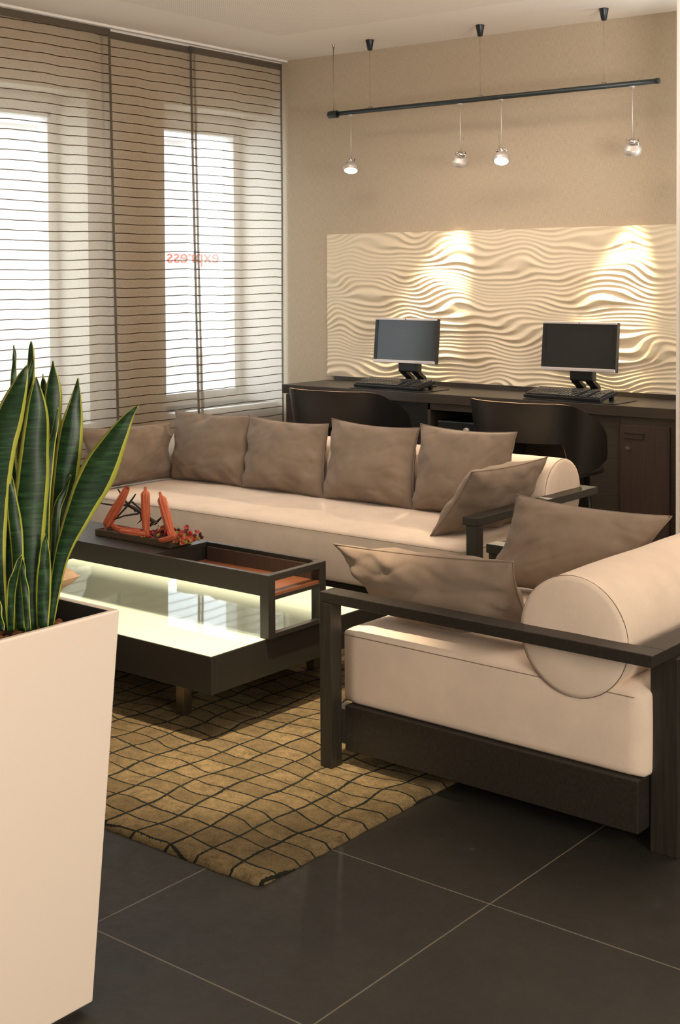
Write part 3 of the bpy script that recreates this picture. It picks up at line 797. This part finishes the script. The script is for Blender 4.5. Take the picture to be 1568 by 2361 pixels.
pillow([(3.08, -3.085, .41), (3.635, -3.125, .41), (3.600, -3.21, .630), (3.015, -3.215, .604)], .15, 'taupe pillow leaning on the near arm of the armchair', 18.2)
pillow([(3.15, -2.64, .40), (3.62, -2.66, .42), (3.735, -2.575, .668), (3.218, -2.57, .678)], .15, 'large taupe pillow on the far side of the armchair', 21.7)

# low stool at the left of the rug, mostly behind the planter, with a tan pillow
st = empty('ottoman', (1.87, -3.90, .0165), 0, 'low cream ottoman with dark base hidden behind the white planter', 'ottoman')
MB().box((-.29, -.29, .0), (.29, .29, .16)).build('base', M['black_wood'], st, bevel=.003)
rbox((-.30, -.30, .16), (.30, .30, .37), 'cushion', M['cream_suede'], st, r=.03, crown=.01, puff=.004)
pillow([(1.84, -3.80, .44), (2.24, -3.93, .43), (2.325, -3.550, .478), (1.92, -3.44, .45)], .21, 'tan pillow corner showing behind the planter rim', 3.3, 'tan_suede', None, .05)

# ================================================================ COFFEE TABLE
ct = empty('coffee_table', (2.03, -2.94, 0), 0, 'low dark coffee table with lit glass top and raised gallery', 'coffee table')
X0, X1, Y0, Y1 = -.68, .678, -.454, .42
b = MB().box((X0, Y0, .159), (X1, Y0+.02, .269)).box((X0, Y1-.02, .159), (X1, Y1, .269)).box((X0, Y0+.02, .159), (X0+.02, Y1-.02, .269)).box((X1-.02, Y0+.02, .159), (X1, Y1-.02, .269)).box((X0+.02, Y0+.02, .159), (X1-.02, Y1-.02, .175))
b.build('light_box', M['table_black'], ct, bevel=.0015)
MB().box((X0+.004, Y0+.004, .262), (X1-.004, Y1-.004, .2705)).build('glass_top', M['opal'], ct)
for x in (-.44, .40):
    for y in (-.326, .29):
        MB().box((x, y, .016), (x+.034, y+.034, .160)).build('leg', M['steel'], ct, bevel=.001)
GX0, GX1, GY0, GY1 = -.68, .692, -.223, .046
gz1, gz0 = .463, .398
MB().box((GX0, GY0, gz0), (GX1-.036, GY0+.016, gz1)).build('front_apron', M['table_black'], ct, bevel=.001)
MB().box((GX0, GY1-.016, gz0), (GX1-.036, GY1, gz1)).build('back_apron', M['table_black'], ct, bevel=.001)
MB().box((GX0, GY0+.016, gz1-.018), (.185, GY1-.016, gz1)).build('shelf_top', M['table_black'], ct, bevel=.001)
MB().box((.167, GY0+.016, gz0), (.185, GY1-.016, gz1-.018)).build('divider', M['table_black'], ct)
MB().box((.20, GY1-.030, gz0), (GX1-.036, GY1-.020, gz1-.012)).build('tray_wall', M['desk_door'], ct)
MB().box((.185, GY0+.016, gz0-.002), (GX1-.004, GY1-.016, gz0+.008)).build('tray_base', M['brown_wood'], ct)
for y in (GY0, GY1-.030):
    MB().box((GX1-.036, y, .271), (GX1, y+.030, gz1)).build('post', M['table_black'], ct, bevel=.0012)
MB().box((GX1-.022, GY0+.030, gz1-.020), (GX1, GY1-.030, gz1)).build('end_rail', M['table_black'], ct, bevel=.001)
MB().box((GX1-.010, GY0+.030, gz0-.012), (GX1, GY1-.030, gz0-.001)).build('tray_edge', M['table_black'], ct)
MB().box((GX1-.022, GY0+.030, .271), (GX1, GY1-.030, .285)).build('foot_rail', M['table_black'], ct, bevel=.001)
for y in (GY0, GY1-.030):
    MB().box((GX0, y, .271), (GX0+.036, y+.030, gz0)).build('post', M['table_black'], ct, bevel=.0012)

# decoration on the table
dish = empty('wooden_dish', (2.01, -3.012, .4635), 0, 'narrow dark wooden dish on the coffee table', 'dish')
b = MB(); a_, c_ = .185, .050
b.box((-a_, -c_, 0), (a_, c_, .004)).box((-a_, -c_, .004), (a_, -c_+.005, .021)).box((-a_, c_-.005, .004), (a_, c_, .021)).box((-a_, -c_+.005, .004), (-a_+.005, c_-.005, .021)).box((a_-.005, -c_+.005, .004), (a_, c_-.005, .021))
b.build('body', M['dish'], dish, bevel=.001)
def pod(pts, r, label, stem_end=1, flip=False):
    """ribbed dried pod along a polyline, tapering, with a short stalk"""
    pts = [Vector(p) for p in pts]
    n = 26; seg = 28
    def at(t):
        k = t*(len(pts)-1); i = min(int(k), len(pts)-2); f_ = k-i
        p0 = pts[max(i-1, 0)]; p1 = pts[i]; p2 = pts[i+1]; p3 = pts[min(i+2, len(pts)-1)]
        return .5*((2*p1)+(p2-p0)*f_+(2*p0-5*p1+4*p2-p3)*f_*f_+(3*p1-p0-3*p2+p3)*f_**3)
    c = [at(i/n) for i in range(n+1)]
    P = []; up = Vector((0, 1, 0)); uvs = []
    for i, p in enumerate(c):
        d = (c[min(i+1, n)]-c[max(i-1, 0)]).normalized(); a = d.cross(up).normalized(); u2 = a.cross(d)
        t = i/n if not flip else 1-i/n
        # tapered foot, full body, shoulder, then stalk
        if t < .82: rad = r*(.60+.40*math.sin(min(1, t/.55)*PI/2))
        elif t < .88: rad = r*(1.06-(t-.82)/.06*.60)
        else: rad = r*(.42-.12*(t-.88)/.12)
        row = []
        for k in range(seg+1):
            th = 2*PI*k/seg; rr = rad*(1+.16*math.cos(th*7)*(1 if t < .86 else .1)); row.append(p+(a*math.cos(th)+u2*math.sin(th))*rr)
        P.append(row)
    o = empty('dried_pod', c[0], 0, label, 'dried pod', 'orange dried pods on the wooden dish')
    b = MB().grid([[p-c[0] for p in row] for row in P]); nb = len(b.v)
    body = b.build('husk', M['pod'], o)
    uvl = body.data.uv_layers.new(name='UVMap')
    for lp in body.data.loops:
        i, k = divmod(lp.vertex_index, seg+1); uvl.data[lp.index].uv = (k/seg, i/n)
    return o
pod([(1.823, -3.02, .472), (1.864, -3.02, .527), (1.910, -3.02, .585), (1.944, -3.02, .634)], .0150, 'orange dried pod leaning at the left end of the dish', flip=True)
pod([(2.037, -3.02, .470), (2.036, -3.02, .545), (2.036, -3.02, .600), (2.035, -3.02, .645)], .0140, 'orange dried pod standing upright in the middle')
pod([(2.200, -3.045, .478), (2.168, -3.04, .535), (2.148, -3.04, .590), (2.126, -3.04, .640)], .0140, 'orange dried pod standing tilted above the potpourri')
pod([(1.860, -3.015, .494), (1.905, -3.018, .484), (1.985, -3.02, .486), (2.01, -3.02, .486)], .0115, 'orange dried pod lying behind in the dish')
pod([(1.935, -3.045, .487), (1.99, -3.047, .487), (2.045, -3.048, .489), (2.095, -3.05, .490)], .0110, 'orange dried pod lying along the front edge of the dish')
pod([(2.150, -3.066, .486), (2.175, -3.066, .490), (2.205, -3.064, .500), (2.235, -3.060, .514)], .0085, 'small orange pod lying across the dish corner')
tw = MB(); hb = Vector((1.925, -3.0, .569))
def T3(pts, r): tw.tube([tuple(p) for p in pts], r, 7)
T3([hb, (1.886, -3.01, .622)], [.0042, .0028]); T3([hb, (1.954, -2.99, .609)], [.0042, .0026]); T3([hb, (1.87, -3.02, .566), (1.813, -3.03, .569)], [.0042, .003, .0028])
T3([hb, (1.864, -3.0, .517)], [.0042, .0024]); T3([hb, (1.960, -3.0, .561), (1.99, -3.0, .550), (2.03, -3.0, .536), (2.062, -3.0, .522)], [.005, .0062, .0058, .006, .0078])
T3([(1.936, -2.99, .580), (1.99, -2.99, .553), (2.055, -2.995, .524)], .0034); T3([(1.988, -3.01, .548), (1.93, -3.02, .536), (1.889, -3.03, .520)], [.004, .003, .0022])
T3([(1.99, -3.0, .548), (1.992, -3.0, .525), (1.972, -3.0, .511)], [.0042, .003, .001]); T3([(2.055, -3.0, .524), (2.02, -3.0, .503), (1.985, -3.0, .484)], [.006, .005, .004])
T3([(2.062, -3.0, .522), (2.091, -3.0, .545)], [.005, .003]); T3([(1.955, -3.0, .562), (1.962, -3.0, .550)], [.004, .003]); T3([(2.02, -3.0, .538), (2.035, -3.0, .551)], [.004, .003])
tag(tw.build('thorn_twig', M['twig']), 'dark spiky thorn twig standing among the orange pods', 'twig')
# potpourri: curled petals and moss
rnd = random.Random(11); b = MB()
for k in range(300):
    c = Vector((rnd.uniform(2.065, 2.245), rnd.gauss(-3.012, .024), 0)); c.z = .482+abs(rnd.gauss(0, .011))*(1.25-abs(c.x-2.17)*6)
    c.x = min(2.245, max(2.06, c.x)); c.y = min(-2.968, max(-3.055, c.y))
    sz = rnd.uniform(.006, .013); R_ = Matrix.Rotation(rnd.uniform(0, 6.28), 3, 'Z') @ Matrix.Rotation(rnd.uniform(-1.2, 1.2), 3, 'X') @ Matrix.Rotation(rnd.uniform(-1, 1), 3, 'Y')
    mi = rnd.choice((0, 0, 0, 1, 1, 2, 3)); cur = rnd.uniform(.5, 1.6)
    P = []
    for i in range(6):
        u = -1+2*i/5; wdt = math.sqrt(max(.02, 1-u*u*.95)); P.append([c+R_ @ Vector((math.sin(u*cur)*sz, v*wdt*sz*.8, (1-math.cos(u*cur))*sz+.3*v*v*sz)) for v in (-1, -.5, 0, .5, 1)])
    b.grid(P, mi)
for k in range(70):
    c = Vector((rnd.gauss(2.12, .022), rnd.gauss(-3.0, .016), .492+abs(rnd.gauss(0, .014)))) if k < 45 else Vector((rnd.uniform(2.16, 2.25), rnd.uniform(-3.05, -2.97), .49))
    d = Vector((rnd.uniform(-1, 1), rnd.uniform(-1, 1), rnd.uniform(-.3, 1)))*.013
    b.tube([c, c+d*.5+Vector((0, 0, .003)), c+d], .0011, 5, 3)
o = b.build('potpourri', [M['petal_red'], M['petal_dark'], M['pod'], M['moss']]); tag(o, 'heap of red petals and moss at the right end of the dish', 'potpourri', None, 'stuff')

# ================================================================ RUG
rug = bmesh.new(); bmesh.ops.create_grid(rug, x_segments=170, y_segments=130, size=1)
RX0, RX1, RY0, RY1 = .95, 3.395, -3.945, -2.24
for v in rug.verts:
    u, w_ = v.co.x, v.co.y
    ex_ = min(1-abs(u), 1-abs(w_)); x = RX0+(RX1-RX0)*(u+1)/2; y = RY0+(RY1-RY0)*(w_+1)/2
    # rounded corner
    z = .014*math.sqrt(max(0, 1-(1-min(1, ex_/.02))**2))+.0015*noise.noise(Vector((x*14, y*14, 0)))
    if ex_ < .001:
        z = 0; k = noise.noise(Vector((x*30, y*30, 2)))*.004
        x += k if abs(u) > .999 else 0; y += k if abs(w_) > .999 else 0
    cxr, cyr = RX1-.03, RY0+.03
    if x > cxr and y < cyr:
        d = Vector((x-cxr, y-cyr)); 
        if d.length > .03: d = d.normalized()*.03; x, y = cxr+d.x, cyr+d.y; z = min(z, .010)
    v.co = Vector((x-2.17, y+2.75, z+.001))
rm = bpy.data.meshes.new('rug'); rug.to_mesh(rm); rug.free(); rm.materials.append(M['rug'])
for p in rm.polygons: p.use_smooth = True
o = bpy.data.objects.new('rug', rm); COL.objects.link(o); o.location = (2.17, -2.75, 0)
sd = o.modifiers.new('solid', 'SOLIDIFY'); sd.thickness = .001
tag(o, 'olive brown tufted rug with wobbly dark grid lines on the slate floor', 'rug')

# ================================================================ PLANTER AND PLANT
tx, tyy = 3.521, -4.456; S_ = .400; h = .745; ins = .040
pl = empty('planter', (tx-S_/2, tyy-S_/2, 0), 0, 'tall glossy white tapered square planter in the left foreground', 'planter')
def sq(a, z): return [(-a, -a, z), (a, -a, z), (a, a, z), (-a, a, z)]
b = MB(); hs = S_/2
lv = [(hs-ins, .014), (hs, h), (hs-.014, h), (hs-.03, h-.12)]
for a, z in lv: b.v += sq(a, z)
for i in range(3):
    for k in range(4): b.f.append((i*4+k, i*4+(k+1) % 4, i*4+4+(k+1) % 4, i*4+4+k)); b.mi.append(1 if i == 2 else 0)
b.f.append((3, 2, 1, 0)); b.mi.append(0)
b.build('shell', [M['white_gloss'], M['liner']], pl, bevel=.004, seg=3)
MB().box((-hs+ins+.025, -hs+ins+.025, 0), (hs-ins-.025, hs-ins-.025, .016)).build('foot', M['white_gloss'], pl)
b = MB(); b.v = sq(hs-.0165, .700)+sq(hs-.024, .66); b.f = [(0, 1, 2, 3), (7, 6, 5, 4)]+[(k, (k+1) % 4, 4+(k+1) % 4, 4+k) for k in range(4)]; b.mi = [0]*6
b.build('soil', M['soil'], pl)
rnd = random.Random(5); b = MB()
for k in range(240):
    x = rnd.uniform(-.165, .165); y = rnd.uniform(-.165, .165); r = rnd.uniform(.006, .0105)
    if k < 40: x = rnd.uniform(-.02, .16); y = rnd.uniform(.10, .17)
    b.lathe([(r*.4, -r*.9), (r*.9, -r*.4), (r, .1*r), (r*.8, r*.6), (r*.3, r*.92)], (x, y, .701+r*.6), 9)
o = b.build('clay_pebbles', M['clay'], None, smooth=True); o.location = (tx-S_/2, tyy-S_/2, 0)
tag(o, 'brown clay pebbles covering the soil in the white planter', 'pebbles', None, 'stuff')
LEAVES = [
 [ (3.450,-4.565,0.719,0.0110),(3.465,-4.548,0.846,0.0189),(3.489,-4.526,0.932,0.0378),(3.513,-4.503,1.003,0.0488),(3.541,-4.479,1.070,0.0299),(3.560,-4.462,1.109,0.0094),(3.572,-4.452,1.124,0.0008) ],
 [ (3.419,-4.544,0.711,0.0126),(3.424,-4.522,0.868,0.0268),(3.430,-4.507,0.988,0.0346),(3.434,-4.496,1.068,0.0330),(3.436,-4.486,1.123,0.0173),(3.440,-4.481,1.170,0.0008) ],
 [ (3.395,-4.541,0.706,0.0157),(3.388,-4.514,0.944,0.0220),(3.384,-4.502,1.065,0.0252),(3.385,-4.497,1.146,0.0220),(3.385,-4.495,1.201,0.0008) ],
 [ (3.456,-4.618,0.728,0.0315),(3.456,-4.612,0.887,0.0393),(3.458,-4.607,0.964,0.0441),(3.462,-4.601,1.041,0.0378),(3.465,-4.596,1.118,0.0268),(3.462,-4.596,1.181,0.0008) ],
 [ (3.429,-4.651,0.735,0.0157),(3.420,-4.663,0.891,0.0315),(3.432,-4.660,1.037,0.0409),(3.450,-4.649,1.114,0.0362),(3.469,-4.637,1.171,0.0205),(3.478,-4.628,1.204,0.0008) ],
 [ (3.378,-4.577,0.711,0.0157),(3.357,-4.549,0.986,0.0268),(3.347,-4.529,1.130,0.0189),(3.351,-4.523,1.195,0.0134),(3.353,-4.520,1.238,0.0008) ],
 [ (3.358,-4.582,0.709,0.0079),(3.327,-4.547,1.065,0.0094),(3.320,-4.537,1.170,0.0071),(3.321,-4.535,1.203,0.0055),(3.320,-4.535,1.231,0.0008) ],
 [ (3.418,-4.602,0.723,0.0094),(3.404,-4.614,1.030,0.0110),(3.424,-4.606,1.116,0.0126),(3.441,-4.596,1.171,0.0110),(3.448,-4.589,1.216,0.0008) ],
 [ (3.372,-4.525,0.699,0.0079),(3.354,-4.497,1.062,0.0142),(3.346,-4.488,1.143,0.0094),(3.345,-4.488,1.174,0.0008) ],
 [ (3.463,-4.658,0.738,0.0079),(3.470,-4.661,0.805,0.0102),(3.479,-4.658,0.844,0.0079),(3.487,-4.651,0.875,0.0008) ],
 [ (3.484,-4.606,0.738,0.0157),(3.485,-4.603,0.804,0.0189),(3.486,-4.600,0.858,0.0142),(3.486,-4.599,0.904,0.0008) ],
 [ (3.410,-4.632,0.724,0.0268),(3.409,-4.628,0.844,0.0362),(3.409,-4.624,0.961,0.0346),(3.408,-4.616,1.038,0.0189),(3.406,-4.610,1.092,0.0008) ],
 [ (3.457,-4.582,0.725,0.0071),(3.465,-4.580,0.922,0.0094),(3.467,-4.574,1.031,0.0118),(3.475,-4.566,1.085,0.0079),(3.479,-4.561,1.124,0.0008) ],
 [ (3.376,-4.533,0.701,0.0126),(3.378,-4.512,0.902,0.0205),(3.379,-4.488,1.063,0.0173),(3.379,-4.480,1.120,0.0063),(3.381,-4.478,1.147,0.0008) ],
 [ (3.490,-4.642,0.739,0.0071),(3.485,-4.643,0.804,0.0094),(3.481,-4.645,0.842,0.0071),(3.482,-4.643,0.868,0.0008) ],
 [ (3.319,-4.544,0.694,0.0315),(3.313,-4.530,0.897,0.0441),(3.308,-4.519,1.011,0.0393),(3.308,-4.515,1.094,0.0189),(3.308,-4.513,1.160,0.0008) ],
 [ (3.438,-4.551,0.717,0.0063),(3.441,-4.544,0.834,0.0110),(3.437,-4.533,0.928,0.0110),(3.441,-4.516,0.966,0.0071),(3.449,-4.509,0.994,0.0008) ],
 [ (3.321,-4.566,0.699,0.0236),(3.304,-4.560,0.901,0.0393),(3.288,-4.558,1.014,0.0362),(3.276,-4.557,1.144,0.0008) ],
 [ (3.458,-4.673,0.741,0.0063),(3.453,-4.676,0.782,0.0071),(3.450,-4.677,0.820,0.0008) ],
 [ (3.453,-4.631,0.735,0.0110),(3.450,-4.634,0.889,0.0173),(3.445,-4.640,0.975,0.0126),(3.442,-4.641,1.021,0.0008) ],
]
pc = Vector((tx-S_/2, tyy-S_/2, .66))
sp_e = empty('snake_plant', pc, 0, 'snake plant with upright yellow edged leaves in the white planter', 'plant')
vd = Vector((fw.x, fw.y, 0)).normalized(); side = Vector((-vd.y, vd.x, 0))*-1
rnd = random.Random(21)
def cr(P, t):
    k = t*(len(P)-1); i = min(int(k), len(P)-2); f_ = k-i
    p0 = P[max(i-1, 0)]; p1 = P[i]; p2 = P[i+1]; p3 = P[min(i+2, len(P)-1)]
    return [.5*((2*b_)+(c_-a_)*f_+(2*a_-5*b_+4*c_-d_)*f_*f_+(3*b_-a_-3*c_+d_)*f_**3) for a_, b_, c_, d_ in zip(p0, p1, p2, p3)]
for li, lf in enumerate(LEAVES):
    n = 40; V_ = []; F_ = []; UV = []
    tws = rnd.uniform(-.35, .35); tw0 = rnd.uniform(-.3, .3)
    for i in range(n+1):
        t = i/n; x, y, z, w = cr(lf, t); w = max(w*1.32, .0006); p = Vector((x, y, z))
        q = Vector(cr(lf, min(1, t+.02))[:3])-Vector(cr(lf, max(0, t-.02))[:3]); q.normalize()
        s0 = (side-q*side.dot(q)).normalized(); nn = q.cross(s0)
        an = tw0+tws*t*2; a = s0*math.cos(an)+nn*math.sin(an); nn2 = q.cross(a)
        wv = .0018*math.sin(t*17+li)
        for k in range(9):
            u = -1+k/4; V_.append(p+a*(u*w/2/max(.6, math.cos(an)))+nn2*(abs(u)**1.6*w*.22+wv*u)-pc); UV.append((k/8, t))
    for i in range(n):
        for k in range(8): F_.append((i*9+k, i*9+k+1, i*9+k+10, i*9+k+9))
    me = bpy.data.meshes.new('leaf'); me.from_pydata(V_, [], F_); me.materials.append(M['leaf'])
    ul = me.uv_layers.new(name='UVMap')
    for lp in me.loops: ul.data[lp.index].uv = UV[lp.vertex_index]
    for p in me.polygons: p.use_smooth = True
    o = bpy.data.objects.new('leaf', me); COL.objects.link(o); o.parent = sp_e
    sd = o.modifiers.new('solid', 'SOLIDIFY'); sd.thickness = .0024; sd.offset = 0
